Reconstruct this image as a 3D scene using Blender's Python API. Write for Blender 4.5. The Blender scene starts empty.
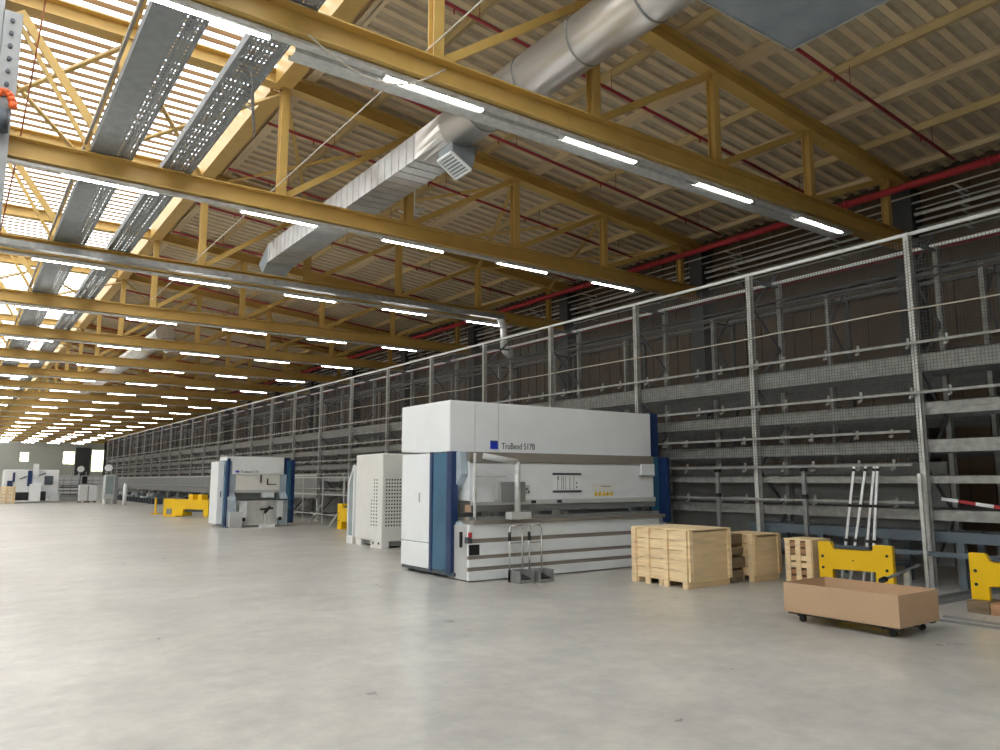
import bpy, math, random
from mathutils import Vector, Matrix
random.seed(7)
SC = bpy.context.scene
COL = SC.collection
# ---------------------------------------------------------------- camera
FPX, EYE = 757.0, 1.65                      # focal length in pixels of the 1000 px wide frame, eye height
R = ((0.81367856, 0.07986692, 0.57580247), (-0.58131506, 0.11179136, 0.80596246), (0.0, -0.99051702, 0.13739008))
cd = bpy.data.cameras.new('camera'); cam = bpy.data.objects.new('camera', cd); COL.objects.link(cam)
cd.sensor_width = 36.0; cd.sensor_fit = 'HORIZONTAL'; cd.lens = FPX / 1000 * 36; cd.clip_end = 400
m = Matrix.Identity(4)
for i in range(3):
    m[i][0] = R[i][0]; m[i][1] = -R[i][1]; m[i][2] = -R[i][2]
m[2][3] = EYE
cam.matrix_world = m
SC.camera = cam
def proj(x, y, z):
    d = (x, y, z - EYE)
    c = [sum(R[i][k] * d[i] for i in range(3)) for k in range(3)]
    return (500 + FPX * c[0] / c[2], 375 + FPX * c[1] / c[2]) if c[2] > 0.1 else (-999, -999)
# ---------------------------------------------------------------- sky, exposure
SKY = 6.3
LED = 34.0
w = bpy.data.worlds.new('sky'); SC.world = w; w.use_nodes = True
w.node_tree.nodes['Background'].inputs[0].default_value = (0.90, 0.955, 1.0, 1)
w.node_tree.nodes['Background'].inputs[1].default_value = SKY
SC.view_settings.view_transform = 'Standard'; SC.view_settings.look = 'None'
SC.view_settings.gamma = 1.0; SC.view_settings.use_curve_mapping = False
SC.view_settings.exposure = 0.38
SC.cycles.max_bounces = 8; SC.cycles.diffuse_bounces = 6; SC.cycles.glossy_bounces = 4
SC.cycles.transmission_bounces = 6; SC.cycles.transparent_max_bounces = 8
SC.cycles.sample_clamp_indirect = 6.0

# ---------------------------------------------------------------- materials
def mat(name, c, rough=0.5, metal=0.0, var=0.06, scale=3.0, spec=0.5, bump=0.0, stretch=(1, 1, 1), alpha=None, trans=0.0):
    M = bpy.data.materials.new(name); M.use_nodes = True
    nt = M.node_tree; b = nt.nodes['Principled BSDF']
    tc = nt.nodes.new('ShaderNodeTexCoord'); mp = nt.nodes.new('ShaderNodeMapping')
    mp.inputs['Scale'].default_value = stretch
    nz = nt.nodes.new('ShaderNodeTexNoise'); nz.inputs['Scale'].default_value = scale; nz.inputs['Detail'].default_value = 5
    rp = nt.nodes.new('ShaderNodeValToRGB')
    rp.color_ramp.elements[0].position = 0.3; rp.color_ramp.elements[1].position = 0.7
    rp.color_ramp.elements[0].color = tuple(max(0, x * (1 - var)) for x in c) + (1,)
    rp.color_ramp.elements[1].color = tuple(min(1, x * (1 + var)) for x in c) + (1,)
    L = nt.links.new
    L(tc.outputs['Object'], mp.inputs[0]); L(mp.outputs[0], nz.inputs['Vector']); L(nz.outputs['Fac'], rp.inputs[0])
    L(rp.outputs[0], b.inputs['Base Color'])
    b.inputs['Roughness'].default_value = rough; b.inputs['Metallic'].default_value = metal
    b.inputs['Specular IOR Level'].default_value = spec
    if trans: b.inputs['Transmission Weight'].default_value = trans
    if bump:
        bp = nt.nodes.new('ShaderNodeBump'); bp.inputs['Strength'].default_value = bump; bp.inputs['Distance'].default_value = 0.02
        L(nz.outputs['Fac'], bp.inputs['Height']); L(bp.outputs[0], b.inputs['Normal'])
    return M
def emis(name, c, s):
    M = bpy.data.materials.new(name); M.use_nodes = True; nt = M.node_tree
    b = nt.nodes['Principled BSDF']
    b.inputs['Base Color'].default_value = (.8, .8, .8, 1)
    b.inputs['Emission Color'].default_value = tuple(c) + (1,); b.inputs['Emission Strength'].default_value = s
    return M
def translucent(name, c):
    M = bpy.data.materials.new(name); M.use_nodes = True; nt = M.node_tree
    nt.nodes.remove(nt.nodes['Principled BSDF'])
    t = nt.nodes.new('ShaderNodeBsdfTranslucent'); nz = nt.nodes.new('ShaderNodeTexNoise'); tc = nt.nodes.new('ShaderNodeTexCoord')
    rp = nt.nodes.new('ShaderNodeValToRGB'); nz.inputs['Scale'].default_value = 1.6
    rp.color_ramp.elements[0].position = .35; rp.color_ramp.elements[1].position = .65
    rp.color_ramp.elements[0].color = tuple(x * .82 for x in c) + (1,); rp.color_ramp.elements[1].color = tuple(c) + (1,)
    L = nt.links.new
    L(tc.outputs['Object'], nz.inputs['Vector']); L(nz.outputs['Fac'], rp.inputs[0]); L(rp.outputs[0], t.inputs['Color'])
    L(t.outputs[0], nt.nodes['Material Output'].inputs['Surface'])
    return M
def floor_mat():
    M = bpy.data.materials.new('polished_concrete'); M.use_nodes = True; nt = M.node_tree; b = nt.nodes['Principled BSDF']; L = nt.links.new
    tc = nt.nodes.new('ShaderNodeTexCoord')
    def noise(s, d, rough=.6):
        n = nt.nodes.new('ShaderNodeTexNoise'); n.inputs['Scale'].default_value = s; n.inputs['Detail'].default_value = d
        n.inputs['Roughness'].default_value = rough; L(tc.outputs['Object'], n.inputs['Vector']); return n
    n1 = noise(.35, 4, .5); n2 = noise(1.5, 8, .72)
    r1 = nt.nodes.new('ShaderNodeValToRGB'); r2 = nt.nodes.new('ShaderNodeValToRGB')
    r1.color_ramp.elements[0].position = .36; r1.color_ramp.elements[1].position = .64
    r1.color_ramp.elements[0].color = (.44, .43, .40, 1); r1.color_ramp.elements[1].color = (.545, .535, .50, 1)
    r2.color_ramp.elements[0].position = .40; r2.color_ramp.elements[1].position = .60
    r2.color_ramp.elements[0].color = (.86, .865, .875, 1); r2.color_ramp.elements[1].color = (1.08, 1.08, 1.07, 1)
    mx = nt.nodes.new('ShaderNodeMix'); mx.data_type = 'RGBA'; mx.blend_type = 'MULTIPLY'; mx.inputs['Factor'].default_value = 1
    L(n1.outputs['Fac'], r1.inputs[0]); L(n2.outputs['Fac'], r2.inputs[0]); L(r1.outputs[0], mx.inputs['A']); L(r2.outputs[0], mx.inputs['B'])
    # trowel clouds and a finer speckle
    n3 = noise(5.0, 8, .7); r3 = nt.nodes.new('ShaderNodeValToRGB')
    r3.color_ramp.elements[0].position = .40; r3.color_ramp.elements[1].position = .60
    r3.color_ramp.elements[0].color = (.93, .93, .935, 1); r3.color_ramp.elements[1].color = (1.04, 1.04, 1.035, 1)
    m2 = nt.nodes.new('ShaderNodeMix'); m2.data_type = 'RGBA'; m2.blend_type = 'MULTIPLY'; m2.inputs['Factor'].default_value = 1
    L(n3.outputs['Fac'], r3.inputs[0]); L(mx.outputs['Result'], m2.inputs['A']); L(r3.outputs[0], m2.inputs['B']); L(m2.outputs['Result'], b.inputs['Base Color'])
    mr = nt.nodes.new('ShaderNodeMapRange'); mr.inputs['To Min'].default_value = .22; mr.inputs['To Max'].default_value = .38
    L(n2.outputs['Fac'], mr.inputs['Value']); L(mr.outputs[0], b.inputs['Roughness']); b.inputs['Specular IOR Level'].default_value = .45
    return M
YEL = mat('mustard_steel_paint', (.56, .37, .11), .45)
PURL = mat('pale_yellow_paint', (.62, .48, .25), .5)
FIXY = mat('bright_yellow_paint', (.90, .56, .004), .4, var=.03)
GALV = mat('galvanised_steel', (.31, .315, .305), .45, .25, .2, 9)
ZINCD = mat('shaded_zinc', (.085, .088, .09), .5, .2, .2, 9)  # galvanised steel coloured darker, painting in the dimness deep in the rack
SHEETM = mat('dull_grey_sheet', (.20, .205, .205), .5, .1, .1, 2)
NETM = mat('net_wire', (.10, .10, .098), .5, .2, .1)
GALB = mat('bright_zinc_steel', (.62, .63, .62), .38, .35, .15, 9)
TRAYM = mat('dull_zinc_tray', (.24, .26, .27), .5, .2, .12, 6)
DUCTM = mat('spiral_duct_zinc', (.68, .67, .65), .3, .7, .10, 2.5, stretch=(3, .15, 3))
RECTM = mat('folded_duct_zinc', (.58, .59, .60), .35, .7, .12, 3)
INSUL = mat('grey_duct_wrap', (.27, .31, .35), .6, 0, .15, 2, bump=.3)
RED = mat('sprinkler_red_paint', (.45, .03, .04), .45)
DKRED = mat('dark_red_paint', (.34, .03, .045), .5)
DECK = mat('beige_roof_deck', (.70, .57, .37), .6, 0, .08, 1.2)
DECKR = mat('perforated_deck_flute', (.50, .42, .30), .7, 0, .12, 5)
BROWN = mat('brown_wall_panel', (.115, .078, .05), .7, 0, .14, .8)
DARKW = mat('dark_grey_column', (.055, .06, .065), .6)
GREYW = mat('pale_grey_wall', (.46, .48, .44), .7)
WHITE = mat('white_machine_paint', (.84, .865, .89), .35, var=.02)
WHITE2 = mat('cool_white_paint', (.80, .83, .86), .4, var=.03)
OFFW = mat('off_white_paint', (.78, .78, .75), .45, var=.03)
NAVY = mat('navy_blue_paint', (.010, .032, .115), .35)
LOGOB = mat('logo_blue', (.02, .05, .55), .4, var=.01)
TEAL = mat('teal_tinted_panel', (.04, .13, .225), .2, var=.10, scale=1.5)
PALEB = mat('pale_blue_grey_paint', (.42, .50, .57), .4)
TAUPE = mat('taupe_rail_and_shade', (.25, .225, .20), .5)
GREYM = mat('mid_grey_metal', (.27, .28, .285), .4, .3)
LGREY = mat('light_grey_paint', (.50, .51, .51), .45)
CHROME = mat('polished_tube', (.62, .62, .62), .22, .8, .03)
BLACK = mat('black_plastic', (.012, .013, .016), .45)
DARKG = mat('dark_blue_grey_steel', (.075, .09, .11), .45, .2)
BLUEG = mat('blue_grey_conveyor', (.13, .165, .20), .45, .2)
WOOD = mat('fresh_pine_board', (.90, .68, .42), .65, 0, .16, 2.2, stretch=(1, 1, 9), bump=.15)
WOODE = mat('pine_ply_end', (.74, .56, .33), .7, 0, .12, 2.5, stretch=(1, 1, 7))
WOODD = mat('weathered_brown_timber', (.20, .145, .09), .75, 0, .3, 3, stretch=(1, 1, 6), bump=.2)
WOODR = mat('reddish_timber', (.42, .23, .12), .7, 0, .25, 3, stretch=(1, 1, 6))
CARD = mat('brown_cardboard', (.50, .335, .21), .75, 0, .04, 2)
ORANGE = mat('orange_plastic', (.75, .12, .02), .5)
CABLE = mat('pale_cable', (.62, .58, .50), .5)
OCABLE = mat('orange_brown_cable', (.36, .12, .04), .5)
WRAP = mat('white_stretch_wrap', (.66, .66, .68), .3, 0, .06, 6, bump=.3)
GLASSY = mat('smoky_screen', (.30, .36, .37), .15, var=.1)
FOIL = mat('silver_foil', (.75, .75, .75), .2, .9, .2, 14, bump=.6)
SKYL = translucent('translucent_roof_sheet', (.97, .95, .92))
SKYSHADE = translucent('roof_rib_shadow', (.075, .043, .02))  # corrugation shadow lines, painted as a dark tan on the rib faces
WINM = translucent('frosted_window', (.90, .90, .70))
LEDM = emis('led_diffuser', (1.0, .985, .95), LED)
FLOORM = floor_mat()

# ---------------------------------------------------------------- mesh builder
class MB:
    def __init__(s): s.v = []; s.f = []; s.m = []; s.k = 0
    def add(s, vs, fs):
        n = len(s.v); s.v += [tuple(p) for p in vs]; s.f += [tuple(n + i for i in f) for f in fs]; s.m += [s.k] * len(fs); return s
    def box(s, x0, x1, y0, y1, z0, z1):
        return s.add([(x, y, z) for x in (x0, x1) for y in (y0, y1) for z in (z0, z1)],
                     [(0, 1, 3, 2), (4, 6, 7, 5), (0, 4, 5, 1), (2, 3, 7, 6), (0, 2, 6, 4), (1, 5, 7, 3)])
    def bar(s, p, q, w, h=None, up=(0, 0, 1)):
        p, q = Vector(p), Vector(q); h = h or w; d = (q - p).normalized(); u = Vector(up)
        if abs(d.dot(u)) > .99: u = Vector((0, 1, 0))
        a = d.cross(u).normalized() * w / 2; b = a.cross(d).normalized() * h / 2
        vs = [c + i * a + j * b for c in (p, q) for i, j in ((-1, -1), (1, -1), (1, 1), (-1, 1))]
        return s.add(vs, [(3, 2, 1, 0), (4, 5, 6, 7)] + [(i, (i + 1) % 4, 4 + (i + 1) % 4, 4 + i) for i in range(4)])
    def cyl(s, p, q, r, n=12, r2=None, caps=True):
        p, q = Vector(p), Vector(q); d = (q - p).normalized(); u = Vector((0, 0, 1)) if abs(d.z) < .9 else Vector((1, 0, 0))
        a = d.cross(u).normalized(); b = d.cross(a); r2 = r if r2 is None else r2; vs = []
        for c, rr in ((p, r), (q, r2)):
            vs += [c + rr * (math.cos(t) * a + math.sin(t) * b) for t in (2 * math.pi * i / n for i in range(n))]
        fs = [(i, n + i, n + (i + 1) % n, (i + 1) % n) for i in range(n)]
        if caps: fs += [tuple(range(n)), tuple(range(2 * n - 1, n - 1, -1))]
        return s.add(vs, fs)
    def prism(s, poly, axis, a0, a1):
        """poly in the two other axes (x,z for axis y; y,z for axis x; x,y for axis z)"""
        n = len(poly)
        def pt(p, a): return {'x': (a, p[0], p[1]), 'y': (p[0], a, p[1]), 'z': (p[0], p[1], a)}[axis]
        vs = [pt(p, a0) for p in poly] + [pt(p, a1) for p in poly]
        return s.add(vs, [tuple(range(n)), tuple(range(2 * n - 1, n - 1, -1))] + [(i, n + i, n + (i + 1) % n, (i + 1) % n) for i in range(n)])
    def tube(s, pts, r, n=8):
        for a, b in zip(pts, pts[1:]): s.cyl(a, b, r, n)
        return s
    def build(s, name, mats, parent=None, loc=None, bevel=0.0, smooth=False):
        org = Vector(loc) if loc is not None else (ORG[parent.name] if parent else Vector((0, 0, 0)))
        me = bpy.data.meshes.new(name)
        me.from_pydata([tuple(Vector(p) - org) for p in s.v], [], s.f)
        for mm in (mats if isinstance(mats, (list, tuple)) else [mats]): me.materials.append(mm)
        if max(s.m, default=0): me.polygons.foreach_set('material_index', s.m)
        if smooth: me.polygons.foreach_set('use_smooth', [len(f) == 4 for f in s.f])
        me.validate(); me.update()
        import bmesh
        bm = bmesh.new(); bm.from_mesh(me); bmesh.ops.recalc_face_normals(bm, faces=bm.faces); bm.to_mesh(me); bm.free()
        o = bpy.data.objects.new(name, me); COL.objects.link(o)
        if parent: o.parent = parent
        else: o.location = org
        ORG[o.name] = org
        if bevel:
            b = o.modifiers.new('edge', 'BEVEL'); b.width = bevel; b.segments = 2; b.limit_method = 'ANGLE'
        return o
ORG = {}
def tag(o, label=None, cat=None, group=None, kind=None):
    for k, v in (('label', label), ('category', cat), ('group', group), ('kind', kind)):
        if v: o[k] = v
    return o
def thing(name, label, cat, loc, group=None, kind=None):
    o = bpy.data.objects.new(name, None); COL.objects.link(o); o.location = loc; o.empty_display_size = .2
    ORG[o.name] = Vector(loc); return tag(o, label, cat, group, kind)
def struct(mb, name, m, **k): return tag(mb.build(name, m, **k), kind='structure')
def copy_tree(o, parent=None):
    c = o.copy(); COL.objects.link(c)
    if parent: c.parent = parent
    for ch in list(o.children): copy_tree(ch, c)
    return c
def box(*a): return MB().box(*a)
ORD = ['first', 'second', 'third', 'fourth', 'fifth', 'sixth', 'seventh', 'eighth', 'ninth', 'tenth', 'eleventh', 'twelfth', 'thirteenth',
       'fourteenth', 'fifteenth', 'sixteenth', 'seventeenth', 'eighteenth', 'nineteenth', 'twentieth']
def text(body, parent, x, y, z, size, m, width=None, name='lettering'):
    cu = bpy.data.curves.new(name, 'FONT'); cu.body = body; cu.size = size; cu.extrude = .002; cu.materials.append(m)
    o = bpy.data.objects.new(name, cu); COL.objects.link(o); o.parent = parent
    o.location = Vector((x, y, z)) - ORG[parent.name]; o.rotation_euler = (math.pi / 2, 0, 0)
    bpy.context.view_layer.update()
    if width: o.scale.x = width / max(o.dimensions.x, .01)
    me = bpy.data.meshes.new_from_object(o.evaluated_get(bpy.context.evaluated_depsgraph_get()))
    p = bpy.data.objects.new(name, me); COL.objects.link(p); p.parent = parent
    p.location = o.location; p.rotation_euler = o.rotation_euler; p.scale = o.scale
    bpy.data.objects.remove(o); return p

# ================================================================= the hall
NT, Y0, PITCH = 20, 8.25, 6.0
YEND, YBACK, XL, XR = 125.0, -7.0, -10.0, 17.8
RIDGE = 4.8
def zch(x): return 9.50 - .097 * max(0.0, x - RIDGE)          # underside of the upper chord
struct(box(XL, XR, YBACK, YEND, -.25, 0), 'floor', FLOORM)
# the brown wall behind the rack
mb = MB(); mb.box(XR, XR + .2, YBACK, YEND, 0, 9.4)
for i in range(int((YEND - YBACK) / .5)):
    mb.box(XR - .03, XR, YBACK + .5 * i, YBACK + .5 * i + .25, 0, 9.0)
struct(mb, 'wall_right', BROWN)
struct(box(XL - .2, XL, YBACK, YEND, 0, 10.2), 'wall_left', GREYW)
struct(box(XL, XR, YBACK - .2, YBACK, 0, 10.2), 'wall_back', GREYW)
# far wall with openings
ZW = [(7.2, 8.25, 4.2, 5.5), (12.45, 13.9, 3.9, 5.7), (16.1, 17.75, 2.9, 6.0)]
mb = MB(); xs = XL
for x0, x1, z0, z1 in ZW:
    mb.box(xs, x0, YEND, YEND + .25, 0, 10.2); mb.box(x0, x1, YEND, YEND + .25, 0, z0); mb.box(x0, x1, YEND, YEND + .25, z1, 10.2); xs = x1
mb.box(xs, XR, YEND, YEND + .25, 0, 10.2)
for i in range(56):
    x = XL + .5 * i
    mb.box(x, x + .06, YEND - .03, YEND, 0, 9.9) if not any(a - .06 < x < b for a, b, _, _ in ZW) else None
struct(mb, 'wall_far', GREYW)
for n, (x0, x1, z0, z1) in enumerate(ZW):
    mb = box(x0, x1, YEND + .1, YEND + .12, z0, z1); mb.k = 1
    for k in range(1, 4):
        x = x0 + (x1 - x0) * k / 4; mb.box(x - .03, x + .03, YEND + .02, YEND + .1, z0, z1)
    mb.box(x0, x1, YEND + .02, YEND + .1, (z0 + z1) / 2 - .03, (z0 + z1) / 2 + .03)
    struct(mb, 'window_%d' % (n + 2), [WINM, DARKW])
struct(box(14.0, 15.9, YEND - .15, YEND - .02, 0, 6.3), 'door_1', DARKW)
# ribbed metal deck on the sloping side (flutes run down the slope)
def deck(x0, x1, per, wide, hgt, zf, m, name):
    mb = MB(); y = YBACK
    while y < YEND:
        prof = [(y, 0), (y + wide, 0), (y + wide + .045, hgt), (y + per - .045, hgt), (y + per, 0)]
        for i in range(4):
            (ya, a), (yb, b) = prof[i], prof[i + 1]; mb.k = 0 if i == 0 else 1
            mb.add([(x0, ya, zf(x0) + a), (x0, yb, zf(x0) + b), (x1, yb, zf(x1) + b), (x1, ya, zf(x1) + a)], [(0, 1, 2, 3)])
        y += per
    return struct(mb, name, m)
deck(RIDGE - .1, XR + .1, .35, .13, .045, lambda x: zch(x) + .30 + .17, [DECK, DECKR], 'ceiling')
struct(box(RIDGE - .1, XR + .1, YBACK, YEND, 10.0, 10.05).add([], []), 'ceiling_backing', DECKR) if False else None
mb = MB(); x0, x1 = RIDGE - .1, XR + .1
mb.add([(x, y, zch(x) + .56 + t) for t in (0, .08) for x in (x0, x1) for y in (YBACK, YEND)], [(0, 1, 3, 2), (4, 6, 7, 5), (0, 4, 5, 1), (2, 3, 7, 6), (0, 2, 6, 4), (1, 5, 7, 3)])
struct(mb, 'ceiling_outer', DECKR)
# translucent corrugated sheets on the flat side
deck(XL, RIDGE + .12, .36, .165, .05, lambda x: 9.98, [SKYL, SKYSHADE], 'window_1')

# ---------------------------------------------------------------- roof trusses (H-section chords, posts, diagonals)
def hsec(mb, p, q, w, h, t=.02):
    p, q = Vector(p), Vector(q)
    mb.bar(p + Vector((0, 0, t / 2)), q + Vector((0, 0, t / 2)), w, t); mb.bar(p + Vector((0, 0, h - t / 2)), q + Vector((0, 0, h - t / 2)), w, t)
    mb.bar(p + Vector((0, 0, h / 2)), q + Vector((0, 0, h / 2)), t * .8, h - 2 * t)
POSTX = [-3.97, -1.03, 1.9, 4.83, 7.7, 10.63, 13.57, 16.57]
def make_truss(y):
    t = thing('roof_truss', '', 'roof truss', (4, y, 6.87))
    mb = MB(); hsec(mb, (-9.9, y, 6.87), (17.4, y, 6.87), .30, .35)
    for x in POSTX: mb.box(x - .12, x + .12, y - .14, y + .14, 7.22, 7.235)
    mb.build('lower_chord', YEL, t)
    mb = MB(); hsec(mb, (-9.9, y, 9.5), (RIDGE, y, 9.5), .28, .30); hsec(mb, (RIDGE, y, 9.5), (17.7, y, zch(17.7)), .28, .30)
    mb.build('upper_chord', YEL, t)
    for x in POSTX:
        p = MB(); s = .16 if x < 12 else .14
        p.box(x - s / 2, x + s / 2, y - .08, y - .064, 7.235, zch(x)); p.box(x - s / 2, x + s / 2, y + .064, y + .08, 7.235, zch(x))
        p.box(x - .008, x + .008, y - .064, y + .064, 7.235, zch(x)); p.build('post', YEL, t)
    for a, b in zip(POSTX[3:], POSTX[4:]):
        MB().bar((a + .12, y, 7.27), (b - .1, y, zch(b) - .03), .10, .12).build('diagonal', YEL, t)
    for a, za, b in ((.28, 9.42, 1.8), (.28, 9.2, 1.45)):
        MB().bar((a, y - .05, za), (b, y - .05, 7.27), .06, .14 if za > 9.3 else .07).build('diagonal', YEL, t)
    return t
T0 = make_truss(Y0)
trusses = [T0]
for n in range(1, NT):
    c = copy_tree(T0); c.location.y = Y0 + PITCH * n; trusses.append(c)
for n, t in enumerate(trusses):
    t['label'] = 'mustard yellow steel roof truss, %s one counting back from the camera' % ORD[n] if n else 'mustard yellow steel roof truss passing overhead, first one counting back from the camera'
    t['group'] = 'roof trusses'
# ridge beam between the trusses, one length per bay
for n in range(NT + 1):
    ya, yb = Y0 + PITCH * (n - 1), Y0 + PITCH * n
    o = MB(); o.box(RIDGE - .22, RIDGE - .19, ya + .16, yb - .16, 9.45, 9.93); o.box(RIDGE + .09, RIDGE + .12, ya + .16, yb - .16, 9.45, 9.93)
    o.box(RIDGE - .19, RIDGE + .09, ya + .16, yb - .16, 9.45, 9.48)
    if n == NT: o = box(RIDGE - .22, RIDGE + .12, ya + .16, YEND - .1, 9.45, 9.93)
    b = o.build('ridge_girder', YEL, loc=(RIDGE, ya, 9.45))
    tag(b, 'yellow box girder along the ridge, in front of the %s truss' % ORD[n] if n < NT else 'yellow box girder along the ridge, behind the twentieth truss', 'girder', 'ridge girders')
# purlins
PX = [5.3 + 1.47 * k for k in range(9)]
for k, x in enumerate(PX):
    o = MB(); z = zch(x) + .30; wd = .09 if k % 2 else .2
    o.box(x - wd / 2, x + wd / 2, YBACK, YEND, z, z + .015); o.box(x - .012, x + .012, YBACK, YEND, z, z + .16); o.box(x - wd / 2, x + wd / 2, YBACK, YEND, z + .155, z + .168)
    b = o.build('roof_purlin', DECK if k % 2 == 0 else PURL, loc=(x, 0, z))
    tag(b, 'long %s under the sloping deck, %s one down from the ridge' % ('wide beige purlin' if k % 2 == 0 else 'narrow yellow purlin', ORD[k]), 'purlin', 'purlins under the sloping deck')
for k, x in enumerate([-7.0, -4.0, -1.0, 2.0]):
    z = 9.80
    o = MB(); o.box(x - .05, x + .05, YBACK, YEND, z, z + .16)
    tag(o.build('roof_purlin', YEL, loc=(x, 0, z)), 'yellow purlin under the translucent sheets, %s one across from the ridge' % ORD[3 - k], 'purlin', 'purlins under the translucent sheets')
# cross bracing in the roof plane (every third bay)
bn = 0
for n in (1, 4, 7):
    ya, yb = Y0 + PITCH * n, Y0 + PITCH * (n + 1)
    for a, b in zip(POSTX[1:], POSTX[2:]):
        for p, q, wh in (((a, yb), (b, ya), 'rising'), ((a, ya), (b, yb), 'falling')):
            o = MB().bar((p[0], p[1], zch(p[0]) - .05 - (.05 if wh == 'rising' else 0)), (q[0], q[1], zch(q[0]) - .05 - (.05 if wh == 'rising' else 0)), .09, .05)
            r = o.build('wind_brace', YEL, loc=((a + b) / 2, (ya + yb) / 2, 8.9))
            k = POSTX.index(a)
            where = 'under the translucent sheets' if a < 4 else 'under the sloping deck'
            tag(r, 'thin yellow roof brace %s, %s bay, %s and %s truss' % ('slanting away' if wh == 'falling' else 'slanting forward', ORD[k - 1], ORD[n], ORD[n + 1]), 'brace', 'roof wind braces')

# ---------------------------------------------------------------- LED strips on galvanised trunking under each truss
def make_led(x, y):
    t = thing('strip_light', '', 'light', (x + .765, y, 6.75))
    mb = MB(); mb.box(x, x + 1.53, y - .045, y + .045, 6.765, 6.80); mb.box(x - .01, x + .01, y - .05, y + .05, 6.74, 6.80); mb.box(x + 1.52, x + 1.54, y - .05, y + .05, 6.74, 6.80)
    mb.build('housing', GALB, t)
    MB().prism([(y - .024, 6.765), (y - .02, 6.745), (y + .02, 6.745), (y + .024, 6.765)], 'x', x + .01, x + 1.52).build('diffuser', LEDM, t)
    return t
LX = [1.06, 4.06, 7.06, 10.08, 13.1]
L0 = make_led(0, 0); L0used = False
for n in range(NT):
    y = Y0 + PITCH * n
    o = MB(); o.box(-2, 15.0, y - .06, y + .06, 6.80, 6.803); o.box(-2, 15.0, y - .06, y - .057, 6.803, 6.85); o.box(-2, 15.0, y + .057, y + .06, 6.803, 6.85)
    for k in range(12): o.box(-1.5 + 1.4 * k, -1.46 + 1.4 * k, y - .02, y + .02, 6.803, 6.87)
    tag(o.build('light_trunking', GALB, loc=(6, y, 6.8)), 'thin galvanised trunking carrying strip lights beneath the %s truss' % ORD[n], 'trunking', 'light trunking under the trusses')
    vis = [x for x in LX if proj(x + 1.45, y, 6.75)[0] > 2 and proj(x, y, 6.75)[0] < 1000 and proj(x + 1.45, y, 6.75)[1] > -5]
    for x in vis:
        c = L0 if not L0used else copy_tree(L0); L0used = True
        c.location = (x + .765, y, 6.75)
        k = len(LX) - 1 - LX.index(x)
        tag(c, 'lit white LED strip under the %s truss, %s from the storage rack' % (ORD[n], ORD[k]), 'light', 'LED strip lights')

# galvanised wire trunking hung along the first and third truss
o = MB(); y = 8.46
o.box(2.93, 14.9, y - .12, y + .12, 6.76, 6.765); o.box(2.93, 14.9, y - .12, y - .115, 6.765, 6.83); o.box(2.93, 14.9, y + .115, y + .12, 6.765, 6.83)
for k in range(9): o.box(3.2 + 1.25 * k, 3.23 + 1.25 * k, y - .16, y - .06, 6.83, 6.87)
tag(o.build('wire_trunking', GALB, loc=(8, y, 6.76)), 'wide shiny galvanised wire trunking beside the lights of the first truss', 'trunking')
t = thing('cable_duct', 'long galvanised cable duct along the third truss, dropping beside the rack', 'cable duct', (7, 19.9, 6.86))
o = MB(); o.box(-2, 14.3, 19.75, 20.0, 6.88, 6.885); o.box(-2, 14.3, 19.75, 19.755, 6.885, 7.02); o.box(-2, 14.3, 19.995, 20.0, 6.885, 7.02)
for k in range(9): o.box(-1 + 1.8 * k, -.96 + 1.8 * k, 19.74, 20.01, 6.87, 7.03)
o.build('run', GALV, t)
o = MB(); o.cyl((14.2, 19.87, 6.9), (14.36, 19.87, 6.6), .12, 12); o.cyl((14.36, 19.87, 6.6), (14.36, 19.87, 5.9), .12, 12); o.cyl((14.36, 19.87, 5.9), (14.6, 19.87, 5.7), .12, 12)
o.build('drop_elbow', WHITE, t, smooth=True)

# ---------------------------------------------------------------- perforated cable trays on the lower chords
def tray(name, label, x0, x1, solid):
    t = thing(name, label, 'cable tray', ((x0 + x1) / 2, 10, 7.25), 'perforated cable trays')
    yA, yM, yB = 0.0, 62.0, 122.0
    for x in (x0, x1): box(x - .012, x + .012, yA, yB, 7.24, 7.38).build('side_rail', TRAYM, t)
    mb = MB(); xs = x0 + solid
    if solid: mb.box(x0, xs, yA, yB, 7.255, 7.26)
    n = max(4, int((x1 - xs) / .055)); st = (x1 - xs) / n
    for i in range(n): mb.box(xs + st * i, xs + st * (i + (.72 if i % 3 else .95)), yA, yB, 7.255, 7.258)
    y = yA
    while y < yM: mb.box(xs, x1, y, y + .055, 7.259, 7.262); y += .10
    mb.box(xs, x1, yM, yB, 7.259, 7.262)
    mb.build('perforated_base', TRAYM, t)
    mb = MB()
    for i in range(5 if solid else 3):
        x = x0 + .05 + (x1 - x0 - .1) * i / (5 if solid else 3); pts = [(x + random.uniform(-.02, .05), yA + 2.0 * k, 7.29) for k in range(62)]
        mb.tube(pts, .014, 6)
    mb.build('cables', BLACK, t)
    return t
tray('cable_tray', 'wide perforated grey cable tray laid over the trusses below translucent roof', 1.47, 2.10, .30)
tray('cable_tray', 'narrow perforated grey cable tray laid over the trusses beside the ridge girder', 2.62, 3.10, 0)
t = box(1.36, 1.40, 0, 60, 7.36, 7.42).build('conduit_rail', TAUPE, loc=(1.38, 5, 7.36)); tag(t, 'thin dark rail running alongside the wide cable tray', 'rail')
o = MB()
for i in range(9):
    x = 2.66 + .05 * i; o.tube([(x, 9.8 + .15 * i, 7.27), (x + .16, 9.7 + .15 * i, 7.16), (x + .2, 9.75 + .15 * i, 6.98), (x + .23, 9.9 + .14 * i, 6.8)], .012, 6)
tag(o.build('cable_bundle', GREYM, loc=(2.9, 10, 7.0)), 'loose grey cables hanging down from the narrow cable tray', 'cables')

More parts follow.
